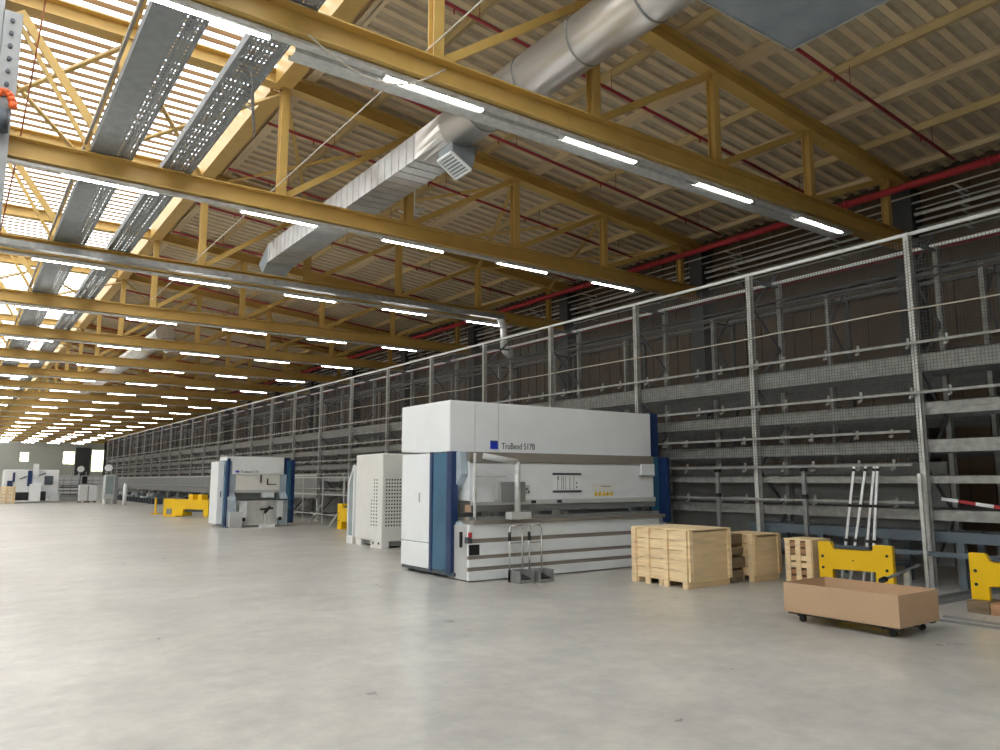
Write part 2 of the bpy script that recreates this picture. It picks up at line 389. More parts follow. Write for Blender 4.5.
# ---------------------------------------------------------------- air ducts
t = thing('air_duct', 'big round silver air duct with a square tail above the first two trusses', 'air duct', (6.97, 8, 7.6))
o = MB(); o.cyl((6.97, -2, 8.0), (6.97, 11.15, 8.0), .385, 40); o.build('round_duct', DUCTM, t, smooth=True)
o = MB()
for k in range(10): o.cyl((6.97, -1.5 + 1.3 * k, 8.0), (6.97, -1.47 + 1.3 * k, 8.0), .395, 40)
o.build('seam_rings', GREYM, t)
o = MB(); n = 24; vs = []
for i in range(n):
    a = 2 * math.pi * i / n; c, s = math.cos(a), math.sin(a); vs.append((6.97 + .385 * c, 11.1, 8.0 + .385 * s))
for i in range(n):
    a = 2 * math.pi * i / n; c, s = math.cos(a), math.sin(a); k = 1 / max(abs(c), abs(s)); vs.append((6.925 + .375 * c * k, 11.9, 7.86 + .26 * s * k))
o.add(vs, [(i, (i + 1) % n, n + (i + 1) % n, n + i) for i in range(n)]); o.build('transition', DUCTM, t)
o = MB(); o.box(6.55, 7.3, 11.9, 20.2, 7.6, 8.12)
for k in range(28): o.box(6.54, 7.31, 11.95 + .3 * k, 11.975 + .3 * k, 7.59, 8.13)
o.build('square_duct', RECTM, t)
o = MB(); vs = [(6.55, 20.2, 7.6), (7.3, 20.2, 7.6), (7.3, 20.2, 8.12), (6.55, 20.2, 8.12), (6.6, 20.75, 7.42), (7.25, 20.75, 7.42), (7.25, 21.1, 7.75), (6.6, 21.1, 7.75)]
o.add(vs, [(0, 1, 5, 4), (1, 2, 6, 5), (2, 3, 7, 6), (3, 0, 4, 7), (4, 5, 6, 7)]); o.build('end_cowl', INSUL, t)
def grille(parent, x, y, z):
    o = MB(); vs = [(x - .2, y, z + .30), (x + .36, y, z + .30), (x + .36, y + .5, z + .30), (x - .2, y + .5, z + .30), (x - .28, y - .16, z), (x + .1, y - .2, z - .25), (x + .1, y + .3, z - .25), (x - .28, y + .3, z)]
    o.add(vs, [(0, 1, 5, 4), (1, 2, 6, 5), (2, 3, 7, 6), (3, 0, 4, 7), (4, 5, 6, 7), (0, 1, 2, 3)])
    b = o.build('outlet_box', INSUL, parent)
    o = MB(); P = [Vector(vs[i]) for i in (4, 5, 6, 7)]; off = Vector((-.04, -.02, -.04))
    for i in range(4): o.bar(P[i] + off, P[(i + 1) % 4] + off, .04, .04)
    for k in range(1, 7): o.bar(P[0].lerp(P[1], k / 7) + off, P[3].lerp(P[2], k / 7) + off, .012, .03)
    o.build('grille', WHITE, b)
grille(t, 7.0, 11.0, 7.42)
t = thing('air_duct', 'distant silver air duct with a white grille between fifth and tenth trusses', 'air duct', (6.97, 42, 7.6))
o = MB(); o.cyl((6.97, 34.8, 7.95), (6.97, 62, 7.95), .40, 28); o.build('round_duct', DUCTM, t, smooth=True); grille(t, 7.0, 34.6, 7.42)
o = MB()
for k in range(10): o.cyl((6.97, 35.2 + 2.6 * k, 7.95), (6.97, 35.24 + 2.6 * k, 7.95), .41, 28)
o.build('seam_rings', GREYM, t)
t = thing('air_plenum', 'large flat blue-grey wrapped plenum box joined to the round duct', 'plenum', (8.5, 4, 8.0))
box(7.42, 9.64, -2, 6.02, 8.0, 8.5).build('wrapped_box', INSUL, t, bevel=.02)
o = MB(); o.box(9.63, 9.66, -2, 6.02, 7.99, 8.02); o.box(7.42, 9.66, 6.02, 6.04, 7.99, 8.02); o.build('edge_angle', GALB, t)

# ---------------------------------------------------------------- sprinkler pipes and wall pipes
o = MB(); o.cyl((16.35, -4, 7.98), (16.35, 124, 7.98), .078, 14)
for k in range(43): o.cyl((16.35, -3 + 3 * k, 7.98), (16.35, -2.92 + 3 * k, 7.98), .095, 14)
tag(o.build('sprinkler_main', RED, loc=(16.35, 10, 7.98), smooth=True), 'thick red sprinkler main running along the wall above the rack', 'pipe')
for k in range(20):
    y = 6.7 + 2.98 * k; s = lambda x: zch(x) - .12
    o = MB(); o.cyl((4.95, y, s(4.95)), (16.4, y, s(16.4)), .032, 10)
    for j in range(4): o.cyl((6 + 3 * j, y, s(6 + 3 * j)), (6 + 3 * j, y, s(6 + 3 * j) - .12), .015, 8); o.cyl((6.5 + 3 * j, y, s(6.5 + 3 * j)), (6.5 + 3 * j, y, s(6.5 + 3 * j) + .4), .006, 6)
    tag(o.build('sprinkler_pipe', DKRED, loc=(10, y, 8.8), smooth=True), 'thin dark red sprinkler pipe under the sloping deck, %s one from the camera' % ORD[k], 'pipe', 'sprinkler branch pipes')
for k, (z, x, r, m) in enumerate(((8.02, 17.1, .022, CABLE), (7.9, 17.3, .022, LGREY), (7.8, 17.45, .022, LGREY), (7.66, 17.4, .045, GALB), (7.5, 17.45, .03, LGREY), (7.35, 17.5, .04, GALV), (7.18, 17.55, .022, LGREY))):
    o = MB(); o.cyl((x, -4, z), (x, 120, z), r, 8)
    for j in range(40): o.box(x - .03, XR, 1 + 3 * j, 1.05 + 3 * j, z - r - .02, z - r)
    tag(o.build('wall_conduit', m, loc=(x, 10, z), smooth=False), 'long horizontal %s conduit high on the brown wall, %s from the top' % ('pale' if m in (CABLE, GALB) else 'dull grey', ORD[k]), 'conduit', 'conduits on the brown wall')
o = MB(); o.cyl((17.2, -4, 6.75), (17.2, 120, 6.75), .08, 12); tag(o.build('hydrant_pipe', DKRED, loc=(17.2, 10, 6.75), smooth=True), 'dark red pipe along the brown wall below the conduits', 'pipe')
for k, z in enumerate((6.40, 6.08)):
    struct(box(17.55, XR - .03, YBACK, YEND, z - .03, z + .03), 'trim_%d' % (k + 1), GALV)
for n in range(-1, NT):                                                        # wall columns
    y = Y0 + PITCH * n
    struct(box(17.25, 17.75, y - .22, y + .22, 0, 8.3), 'trim_%d' % (n + 4), DARKW)

# ---------------------------------------------------------------- steel column at the picture's edge, cables
t = thing('steel_column', 'grey H-section steel column with a bolted end plate under the second truss', 'column', (.02, 14.25, 0), kind='thing')
o = MB(); o.box(-.30, .06, 13.90, 13.93, 0, 9.95); o.box(-.30, .06, 14.5, 14.53, 0, 9.45); o.box(-.13, -.11, 13.93, 14.5, 0, 9.45); o.build('shaft', GREYM, t)
box(.04, .32, 13.9, 13.94, 7.75, 9.22).build('end_plate', GREYM, t, bevel=.01)
o = MB(); o.box(.03, .28, 13.94, 14.5, 5.6, 9.2); o.build('web_box', GREYM, t)
for k in range(6): MB().cyl((.18, 13.86, 7.95 + .22 * k), (.18, 13.9, 7.95 + .22 * k), .035, 6).build('bolt', DARKG, t)
t = thing('hanging_clamp', 'orange strap and dark clamp hooked on the grey steel column', 'clamp', (.12, 13.8, 7.5))
o = MB()
for k in range(9):
    a = math.pi * k / 8; o.cyl((.16 + .13 * math.cos(a), 13.72, 7.5 + .25 * math.sin(a)), (.16 + .13 * math.cos(a + math.pi / 8), 13.72, 7.5 + .25 * math.sin(a + math.pi / 8)), .06, 8)
o.build('strap', ORANGE, t, smooth=True)
MB().cyl((.13, 13.75, 7.1), (.13, 13.75, 7.45), .13, 10).build('clamp_body', DARKG, t, smooth=True)
def wire(name, label, pts, r, m, cat='cable'):
    c = Vector(pts[len(pts) // 2]); tag(MB().tube(pts, r, 6).build(name, m, loc=c, smooth=True), label, cat)
wire('guide_wire', 'straight pale wire stretched lengthwise below the deck beside the ridge', [(4.76, 4, 7.42), (4.73, 26, 7.42)], .012, CABLE)
wire('hanging_cable', 'orange brown cable hanging in front of the translucent sheets', [(.62, 11.5, 9.95), (.56, 13, 9.0), (.5, 14.0, 8.05), (.42, 15.2, 7.0), (.3, 17.0, 6.0)], .014, OCABLE)
pts = []
for i in range(13):
    u = i / 12; pts.append((3.0 + 1.9 * u, 8.11 - .1 * math.sin(math.pi * u), 6.88 - .45 * math.sin(math.pi * u) + .2 * u))
wire('slack_cable', 'slack pale cable looping under the first truss', pts, .012, CABLE)
t = thing('antenna', 'small white antenna hanging between the second and third truss posts', 'antenna', (8.2, 14.9, 7.8))
MB().cyl((8.2, 14.9, 9.66), (8.2, 14.9, 7.85), .012, 8).build('rod', WHITE, t)
o = MB(); o.bar((8.0, 14.9, 7.72), (8.45, 14.9, 7.95), .12, .08); o.bar((7.8, 14.9, 7.75), (8.3, 14.9, 7.75), .03, .03); o.build('aerial', WHITE, t)

# ================================================================= storage rack (two rows) with net
KB = [5.83 + 3.04 * k for k in range(-1, 27)]
YR0, YR1 = KB[0] - .6, KB[-1] + .1
LEV = [(3.36, 3.66), (2.67, 2.88), (2.08, 2.29), (1.60, 1.73), (1.03, 1.21)]
def upright(mb, x, y, top, s=.09):
    # open C section with punched flanges
    mb.box(x - s / 2, x - s / 2 + .012, y - s / 2, y + s / 2, 0, top); mb.box(x - s / 2, x + s / 2, y - s / 2, y - s / 2 + .01, 0, top); mb.box(x - s / 2, x + s / 2, y + s / 2 - .01, y + s / 2, 0, top)
    mb.box(x - .09, x + .09, y - .09, y + .09, 0, .012)
def rack(xf, xr, label, rails, front):
    t = thing('storage_rack', label, 'storage rack', (xf, KB[1], 0))
    for k, y in enumerate(KB):
        mb = MB(); upright(mb, xf, y, 5.58, .10 if front else .09); mb.build('front_upright', GALB if front else GALV, t)
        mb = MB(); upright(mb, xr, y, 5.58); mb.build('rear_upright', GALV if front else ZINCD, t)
        mb = MB(); z = .3; s = 1
        while z < 5.2:
            a, b = (xf + .05, xr - .05) if s > 0 else (xr - .05, xf + .05); mb.bar((a, y, z), (b, y, z + .78), .04, .03, (0, 1, 0)); z += .78; s = -s
        mb.bar((xf + .05, y, 5.5), (xr - .05, y, 5.5), .05, .05, (0, 1, 0)); mb.build('bracing', DARKG, t)
    for i, (z0, z1) in enumerate(LEV):
        for x, sg in ((xf + .10, 1), (xr - .08, -1)):
            mb = MB(); mb.box(x - .02, x, YR0, YR1, z0, z1); mb.box(x - .02, x + .04 * sg + .0, YR0, YR1, z1 - .015, z1); mb.box(x - .03, x - .02, YR0, YR1, z0 + (z1 - z0) * .42, z0 + (z1 - z0) * .5)
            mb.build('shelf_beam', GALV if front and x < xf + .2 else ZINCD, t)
        if front:
            mb = MB(); y = YR0
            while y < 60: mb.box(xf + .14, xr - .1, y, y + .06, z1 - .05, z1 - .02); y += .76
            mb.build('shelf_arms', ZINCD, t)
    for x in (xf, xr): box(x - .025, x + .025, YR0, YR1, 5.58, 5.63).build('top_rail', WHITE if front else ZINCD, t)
    return t
F = rack(12.30, 13.26, 'tall galvanised storage rack, front row standing right behind the wire net', None, True)
rack(15.0, 15.75, 'galvanised storage rack, back row standing along the brown wall', None, False)
# guide rails with roller brackets on the front row
for i, (z, ya) in enumerate(((3.80, YR0), (3.01, YR0), (2.41, 5.95), (1.885, 5.95), (1.30, 5.95))):
    mb = MB(); mb.box(12.16, 12.20, ya, YR1, z - .02, z + .02); y = ya + .3; k = 0
    while y < 60:
        if z > 2.7 or i > 2: mb.box(12.20, 12.225, y - .02, y + .02, z - .07, z + .09)
        else: mb.box(12.20, 12.225, y - .02, y + .02, z - .09, z + .05)
        mb.box(12.14, 12.16, y - .02, y + .02, z - .09, z - .05); y += .58 + (.25 if k % 2 else 0); k += 1
    mb.build('guide_rail', GALV, F)
mb = MB()
for z in (4.35,): mb.tube([(12.22, YR0 + 1.0 * k, z + random.uniform(-.02, .02)) for k in range(70)], .012, 6)
mb.build('wire_line', CABLE, F)
for z in (5.2, 5.05):
    mb = MB().cyl((13.1, YR0, z), (13.1, YR1, z), .02, 6); mb.build('back_tie', ZINCD, F)
box(13.34, 13.36, 5.95, YR1, .25, 1.95).build('back_sheet', SHEETM, F)
# lower sheet infill and base profile further down the row
box(12.18, 12.22, 30, YR1, .9, 1.82).build('infill_sheet', SHEETM, F)
box(12.17, 12.25, 30, YR1, 1.82, 1.87).build('infill_cap', LGREY, F)
# wire net
net = thing('wire_net', 'fine grey wire net screening the front row of the storage rack', 'net', (12.23, KB[1], 0))
R_ = .0026
for k in range(len(KB) - 1):
    y0, y1 = KB[k], KB[k + 1]; zb = 3.35 if k == 0 else 1.93
    p = .052 if k < 6 else (.10 if k < 12 else .2); r = R_ if k < 6 else (R_ * 1.3 if k < 12 else R_ * 2)
    mb = MB(); n = int((y1 - y0) / p)
    for i in range(n): y = y0 + p * i; mb.box(12.245 - r, 12.245 + r, y - r, y + r, zb, 5.5)
    n = int((5.5 - zb) / p)
    for i in range(n + 1): z = zb + p * i; mb.box(12.245 - r, 12.245 + r, y0, y1, z - r, z + r)
    mb.build('net_panel', NETM, net)

# railing at the foot of the rack: pairs of grey posts with black caps
t = thing('guard_rail', 'low grey guard railing with black capped posts behind the wooden crates', 'railing', (12.05, 9, 0))
for y in (7.75, 9.6, 11.7):
    p = box(12.02, 12.08, y - .03, y + .03, 0, 1.80).build('post', GREYM, t)
    o = box(12.005, 12.095, y - .05, y + .05, 1.80, 1.86); o.box(12.01, 12.09, y - .04, y + .04, 1.33, 1.40); o.build('cap', BLACK, p)
# two aluminium ladders leaning on the rack
def ladder(label, rails):
    t = thing('ladder', label, 'ladder', (12.05, rails[0][0], 0), 'ladders leaning on the rack')
    P = [(Vector((12.0, b, .0)), Vector((12.10, a, 1.87))) for a, b in rails]
    for p, q in P:
        sr = MB().bar(p, q, .03, .035).build('side_rail', WHITE, t)
        for u in (.36, .66, .97): c = p.lerp(q, u); d = (q - p) * .012; MB().bar(c - d, c + d, .04, .045).build('clip', BLACK, sr)
    for k in range(6):
        u = .1 + .16 * k; MB().bar(P[0][0].lerp(P[0][1], u), P[1][0].lerp(P[1][1], u), .016, .016).build('rung', GREYM, t)
ladder('slim white ladder leaning on the rack, the one beside the wooden crates', [(6.86, 7.14), (6.66, 7.0)])
ladder('slim white ladder leaning on the rack, the one beside the corner upright', [(6.52, 6.77), (6.46, 6.63)])
# conveyor line behind the yellow frames
t = thing('roller_conveyor', 'long blue-grey roller conveyor at the foot of the storage rack', 'conveyor', (12.9, 6, 0))
for x in (12.48, 13.15): box(x - .03, x + .03, 1.5, 9.2, .70, .86).build('side_beam', BLUEG, t)
for k in range(30): MB().cyl((12.5, 1.7 + .25 * k, .83), (13.13, 1.7 + .25 * k, .83), .035, 8).build('roller', GREYM, t)
for k in range(7):
    for x in (12.48, 13.15): box(x - .045, x + .045, 1.95 + 1.15 * k, 2.05 + 1.15 * k, 0, .70).build('leg', BLUEG, t)
    box(12.5, 13.13, 1.98 + 1.15 * k, 2.02 + 1.15 * k, .25, .31).build('tie', BLUEG, t)
for y in (3.2, 5.0, 7.1):
    o = MB().cyl((12.8, y, .45), (12.8, y, .72), .10, 12); o.build('motor', GREYM, t, smooth=True); MB().cyl((12.8, y, .36), (12.8, y, .45), .07, 12).build('gearbox', FOIL, t, smooth=True)
box(12.2, 12.26, 2, 9.2, .50, .57).build('front_beam', BLUEG, t)
# leaning square prop and bar
tag(MB().bar((12.08, 5.80, .0), (12.19, 5.86, 1.75), .05, .05).build('prop_bar', GALB, loc=(12.2, 5.6, 0)), 'bright square steel prop leaning against the corner upright', 'prop')
wire('barrier_tape', 'red and white barrier tape strung across the rack opening', [(12.55, 5.5, 1.33), (12.5, 3.2, 1.1)], .012, WHITE, 'tape') if False else None
t = thing('barrier_tape', 'red and white striped barrier tape strung across the open rack bay', 'tape', (12.55, 4.6, 1.2))
for k in range(12):
    a = Vector((12.6, 5.75, 1.36)).lerp(Vector((12.55, 2.8, .95)), k / 12); b = Vector((12.6, 5.75, 1.36)).lerp(Vector((12.55, 2.8, .95)), (k + 1) / 12)
    MB().bar(a, b, .004, .05).build('stripe', RED if k % 2 else WHITE, t)
t = thing('foil_roll', 'crumpled silver foil roll standing on the conveyor', 'roll', (12.48, 4.62, .86)); MB().cyl((12.48, 4.62, .865), (12.48, 4.62, 1.12), .11, 14, .07).build('roll', FOIL, t, smooth=True)
MB().cyl((12.48, 4.62, 1.12), (12.48, 4.62, 1.19), .06, 14, .09).build('twist', FOIL, t, smooth=True)
# floor rails
for k, (p, q, l) in enumerate((((9.9, 4.6, .012), (9.9, 1.0, .012), 'first'), ((9.62, 4.6, .012), (9.62, 1.0, .012), 'second'))):
    tag(MB().bar(p, q, .07, .024).build('floor_rail', GREYM, loc=p), 'flat dark steel rail on the floor by the cardboard box, %s from the rack' % l, 'rail', 'floor rails')
for k, (ya, l) in enumerate(((5.28, 'with the raised edge'), (5.12, 'by the wood block'))):
    o = MB(); o.box(10.8, 13.4, ya - .02, ya + .02, 0, .06 if k == 0 else .03); o.box(10.8, 13.4, ya - .05, ya + .05, 0, .012)
    tag(o.build('cross_rail', GREYM, loc=(11.5, ya, 0)), 'grey steel floor rail running under the rack, the one ' + l, 'rail', 'cross rails')
t = thing('push_bar', 'thin grey steel bar lying sloped in front of the tall yellow frame', 'bar', (11.6, 6.0, .3))
MB().cyl((10.65, 5.72, .27), (11.95, 5.85, .38), .022, 8).build('bar', GREYM, t, smooth=True); MB().cyl((10.58, 5.71, .265), (10.72, 5.725, .277), .04, 10).build('grip', BLACK, t, smooth=True)
for x in (11.5,): box(x - .04, x + .04, 5.77, 5.85, 0, .34).build('stand', GALB, t)

# ================================================================= yellow frames (bed blocks) by the rack
def yframe(label, p, q, z0, h, th, mm=FIXY):
    """an upright yellow plate with two raised horns and a low recess, from p to q on plan"""
    p, q = Vector(p), Vector(q); L = (q - p).length
    t = thing('press_bed_block', label, 'bed block', (p.x, p.y, 0), 'yellow bed blocks')
    o = MB(); poly = [(0, 0), (.19 * L, 0), (.19 * L, .30 * h), (.77 * L, .30 * h), (.77 * L, 0), (L, 0), (L, h * .97), (.76 * L, h * .97), (.74 * L, .83 * h), (.22 * L, .83 * h), (.17 * L, h), (0, h)]
    d = (q - p).normalized(); nrm = Vector((-d.y, d.x)) ; vs = []
    for s in (0, th):
        for a, b in poly: c = p + d * a + nrm * s; vs.append((c.x, c.y, z0 + b))
    n = len(poly); o.add(vs, [tuple(range(n)), tuple(range(2 * n - 1, n - 1, -1))] + [(i, n + i, n + (i + 1) % n, (i + 1) % n) for i in range(n)])
    o.build('plate', mm, t, bevel=.008)
    for a, b in ((.06, .62), (.06, .33), (.92, .36), (.93, .72), (.48, .55)):
        c = p + d * a * L - nrm * .006; MB().cyl((c.x, c.y, z0 + b * h), (c.x + nrm.x * .03, c.y + nrm.y * .03, z0 + b * h), .022 if a != .48 else .012, 10).build('bolt_hole', BLACK, t)
    a, b = p + d * .24 * L + nrm * th * .5, p + d * .72 * L + nrm * th * .5
    MB().bar((a.x, a.y, z0 + .88 * h), (b.x, b.y, z0 + .88 * h), .16, .07 * h).build('bed_bar', DARKG, t)
    return t
def wblock(label, x0, x1, y0, y1, z1):
    t = thing('wood_block', label, 'wood block', ((x0 + x1) / 2, (y0 + y1) / 2, 0)); n = 3
    for k in range(n):
        ya = y0 + (y1 - y0) * k / n; o = box(x0, x1, ya + .004, y0 + (y1 - y0) * (k + 1) / n - .004, 0, z1); o.build('timber', WOODR if k % 2 else WOODD, t, bevel=.008)
yframe('bright yellow steel frame standing behind the cardboard box', (11.06, 6.94), (11.25, 5.88), .12, .585, .12)
wblock('brown timber block under the yellow frame behind the cardboard box', 11.0, 11.42, 6.0, 6.85, .118)
yframe('bright yellow steel frame on a brown timber block beside the floor rails', (10.68, 4.60), (10.86, 3.55), .145, .58, .12)
wblock('short brown timber block under the yellow frame beside the floor rails', 10.52, 10.95, 3.8, 4.60, .143)

# ================================================================= cardboard box on dolly
t = thing('cardboard_box', 'long open brown cardboard box on a low black dolly', 'box', (8.5, 4.9, .1))
X0, X1, Ya, Yb, Z0, Z1 = 8.13, 8.99, 4.22, 5.58, .115, .45
o = MB(); th = .012
o.prism([(X0, Ya), (X1, Ya), (X1, Yb), (X0, Yb)], 'z', Z0, Z0 + th)
O_ = [(X0, Ya), (X1, Ya), (X1, Yb), (X0, Yb)]; I_ = [(X0 + th, Ya + th), (X1 - th, Ya + th), (X1 - th, Yb - th), (X0 + th, Yb - th)]
o.add([(a, b, Z0 + th) for a, b in O_] + [(a, b, Z0 + th) for a, b in I_] + [(a, b, Z1) for a, b in O_] + [(a, b, Z1) for a, b in I_],
      [q for i in range(4) for j in [(i + 1) % 4] for q in ((i, j, 8 + j, 8 + i), (4 + j, 4 + i, 12 + i, 12 + j), (8 + i, 8 + j, 12 + j, 12 + i))])
o.build('carton', CARD, t)
t = thing('dolly', 'low black four wheeled dolly beneath the long cardboard box', 'dolly', (8.5, 4.9, 0))
o = MB()
for x in (8.21, 8.56, 8.91): o.box(x - .04, x + .04, Ya + .02, Yb - .02, .09, .114)
for y in (4.4, 5.4): o.box(8.17, 8.95, y - .04, y + .04, .075, .09)
o.build('deck', BLACK, t)
for x in (8.25, 8.87):
    for y in (4.36, 5.42): MB().cyl((x - .018, y, .038), (x + .018, y, .038), .038, 14).build('wheel', BLACK, t, smooth=True)

# ================================================================= wooden crates
def crate(label, x0, x1, y0, y1, z1, side, end, feet, split=None):
    t = thing('wooden_crate', label, 'crate', ((x0 + x1) / 2, (y0 + y1) / 2, 0))
    n = 5; zb = .11
    o = MB()
    for k in range(n):
        a = zb + (z1 - zb) * k / n; b = zb + (z1 - zb) * (k + 1) / n - .008
        o.box(x0, x0 + .02, y0, y1, a, b); o.box(x1 - .02, x1, y0, y1, a, b); o.box(x0, x1, y1 - .02, y1, a, b)
    o.build('boards', side, t)
    o = MB(); o.box(x0 + .03, x1 - .03, y0 - .004, y0 + .014, zb, z1 - .02); o.build('end_panel', end, t)
    for y in [y0 + (y1 - y0) * u for u in (.05, .38, .72, .97)]:
        box(x0 - .04, x0, y - .045, y + .045, 0.0, z1).build('batten', side, t)
    for x in (x0 + .03, x1 - .03): box(x - .04, x + .04, y0 - .03, y0 - .004, zb, z1).build('batten', side, t)
    o = MB()
    for k in range(5):
        a = y0 - .02 + (y1 - y0 + .04) * k / 5; o.box(x0 - .02, x1 + .02, a, y0 - .02 + (y1 - y0 + .04) * (k + 1) / 5 - .006, z1, z1 + .022)
    o.build('lid', side, t)
    for k in range(feet):
        y = y0 + .06 + (y1 - y0 - .12) * k / (feet - 1); box(x0, x1, y - .045, y + .045, .0, .09).build('skid', WOODE, t)
    o = box(x0, x1, y0, y1, .09, .11); o.build('base_board', side, t)
    return t
crate('pale new pine crate beside the large white press, biggest of the crates', 9.26, 10.24, 7.98, 9.15, .87, WOOD, WOODE, 3)
crate('tan plywood crate standing behind the brown timber stack', 10.75, 11.45, 7.9, 8.55, .74, WOODE, WOODE, 2)
t = thing('slatted_crate', 'reddish open slatted crate standing beside the tall yellow frame', 'crate', (11.4, 7.4, 0))
x0, x1, y0, y1 = 11.22, 11.72, 7.16, 7.62
for z in (.03, .14, .25, .36, .47, .58):
    o = MB(); o.box(x0, x0 + .02, y0, y1, z, z + .08); o.box(x0, x1, y1 - .02, y1, z, z + .08); o.build('slat', WOODR if z not in (.25, .36) else WOOD, t)
for y in (y0 + .04, (y0 + y1) / 2, y1 - .04): box(x0 - .02, x0, y - .045, y + .045, 0, .68).build('batten', WOOD, t)
box(x0, x1, y0 - .02, y0, .12, .68).build('end_panel', WOODE, t)
box(x0 - .02, x1 + .02, y0 - .02, y1 + .02, .68, .705).build('lid', WOOD, t)
for k, (z0, z1, l) in enumerate(((0, .20, 'lowest'), (.23, .40, 'second from the floor'), (.44, .56, 'third from the floor'), (.61, .77, 'topmost'))):
    dx = (0, .05, .02, 0)[k]
    o = MB(); o.box(10.36 + dx, 10.68 + dx, 8.06, 8.9 + dx, z0, z1)
    o = o.build('timber_beam', WOODD, loc=(10.7, 8.4, z0), bevel=.01)
    tag(o, 'weathered brown timber in the stack between two crates, %s' % l, 'timber', 'timber stack')
    if k < 3: 
        for y in (8.2, 8.6): pass
for k, (z, zt) in enumerate(((.20, .23), (.40, .44), (.56, .61))):
    for yy, w_ in ((8.18, 'front'), (8.7, 'rear')):
        tag(box(10.44, 10.66, yy - .03, yy + .03, z, zt).build('spacer_lath', WOODD, loc=(10.55, yy, z)), 'thin %s lath spacing the brown timber stack, %s layer up' % (w_, ORD[k]), 'lath', 'spacer laths')

# ================================================================= large press brake
PB = thing('press_brake', 'large white and navy press brake beside the pale new pine crate', 'machine', (9.2, 11, 0))
# top cover
o = MB(); o.prism([(11.15, 2.13), (11.15, 3.03), (12.9, 3.03), (12.9, 2.17), (12.0, 2.13)], 'x', 6.9, 11.87); cover = o.build('top_cover', WHITE, PB, bevel=.02)
o = MB()
for x in (7.42, 7.93): o.box(x - .004, x + .004, 11.146, 11.15, 2.14, 3.02)
o.build('panel_joint', LGREY, cover)
lg = box(7.75, 7.91, 11.135, 11.149, 2.20, 2.33).build('badge', LOGOB, cover); box(7.75, 7.91, 11.134, 11.149, 2.33, 2.35).build('badge_strip', DARKG, cover)
text('TruBend 5170', cover, 8.0, 11.143, 2.205, .16, BLACK, .75)
# left side: white cabinet, teal door, navy post
o = MB(); o.box(6.9, 7.5, 11.80, 12.85, .55, 2.12); cab = o.build('side_cabinet', WHITE, PB, bevel=.012)
o = MB(); o.box(6.9, 7.5, 11.80, 12.85, .10, .54); o.build('lower_cabinet', WHITE, PB, bevel=.012)
box(6.885, 6.9, 12.15, 12.18, 1.25, 1.42).build('handle', LGREY, cab)
box(6.9, 7.0, 11.22, 11.78, .12, 2.12).build('tinted_door', TEAL, PB)
for a, b in ((11.70, 11.80), (11.06, 11.22)): box(6.885, 7.02, a, b, .08, 2.14).build('door_post', NAVY, PB, bevel=.008)
box(6.9, 7.3, 11.0, 12.8, .05, .11).build('base_rail', DARKG, PB)
for y in (11.1, 11.75, 12.7): MB().cyl((7.05, y, 0), (7.05, y, .06), .06, 12).build('foot', DARKG, PB)
# side frames (C shaped, throat opening)
for x0, x1 in ((6.98, 7.12), (11.45, 11.59)):
    o = MB(); o.prism([(10.58, .05), (12.7, .05), (12.7, 2.13), (10.95, 2.13), (10.9, 1.75), (11.35, 1.25), (11.35, .98), (10.62, .92)], 'x', x0, x1)
    o.build('side_frame', PALEB, PB, bevel=.006)
# control arm bracket and red button on the left
o = MB(); o.box(6.9, 6.98, 10.56, 10.66, .62, .72); ar = o.build('pedal_box', DARKG, PB); MB().cyl((6.93, 10.54, .72), (6.93, 10.54, .80), .035, 10).build('stop_button', RED, ar)
box(6.86, 6.9, 10.72, 10.76, .55, .80).build('grip', BLACK, PB)
# lower beam: white sheets divided by taupe rails
zs = [(.02, .17), (.235, .36), (.42, .62), (.69, .92)]
for z0, z1 in zs: box(6.92, 11.42, 10.56, 10.62, z0, z1).build('front_sheet', WHITE2, PB, bevel=.004)
for z0, z1 in ((.17, .235), (.36, .42), (.62, .69)): box(6.92, 11.42, 10.575, 10.61, z0, z1).build('guide_strip', TAUPE, PB)
box(6.95, 11.44, 10.61, 11.25, .02, .90).build('lower_beam', LGREY, PB)
box(6.98, 11.55, 10.52, 10.85, .92, .985).build('table', TAUPE, PB)
o = MB(); o.box(6.98, 11.5, 10.64, 10.72, .985, 1.04); o.build('die_rail', GREYM, PB)
box(6.92, 7.12, 10.545, 10.565, .43, .60).build('plug_plate', BLACK, PB)
# ram
o = MB(); o.prism([(10.88, 1.30), (10.88, 1.93), (11.05, 2.12), (11.3, 2.12), (11.3, 1.30)], 'x', 7.13, 11.62); ram = o.build('ram', WHITE2, PB, bevel=.006)
box(7.13, 11.62, 10.86, 11.0, 1.96, 2.13).build('under_cover_shade', TAUPE, PB)  # taupe strip painted in for the shadow below the top cover
o = MB(); o.box(7.15, 11.6, 10.80, 10.89, 1.22, 1.31); clamp = o.build('tool_clamp', LGREY, PB, bevel=.012)
box(7.15, 11.6, 10.83, 10.87, 1.12, 1.22).build('upper_tool', GREYM, PB)
for x in (8.45, 9.05): box(x - .05, x + .05, 10.785, 10.80, 1.24, 1.29).build('clamp_key', BLACK, clamp)
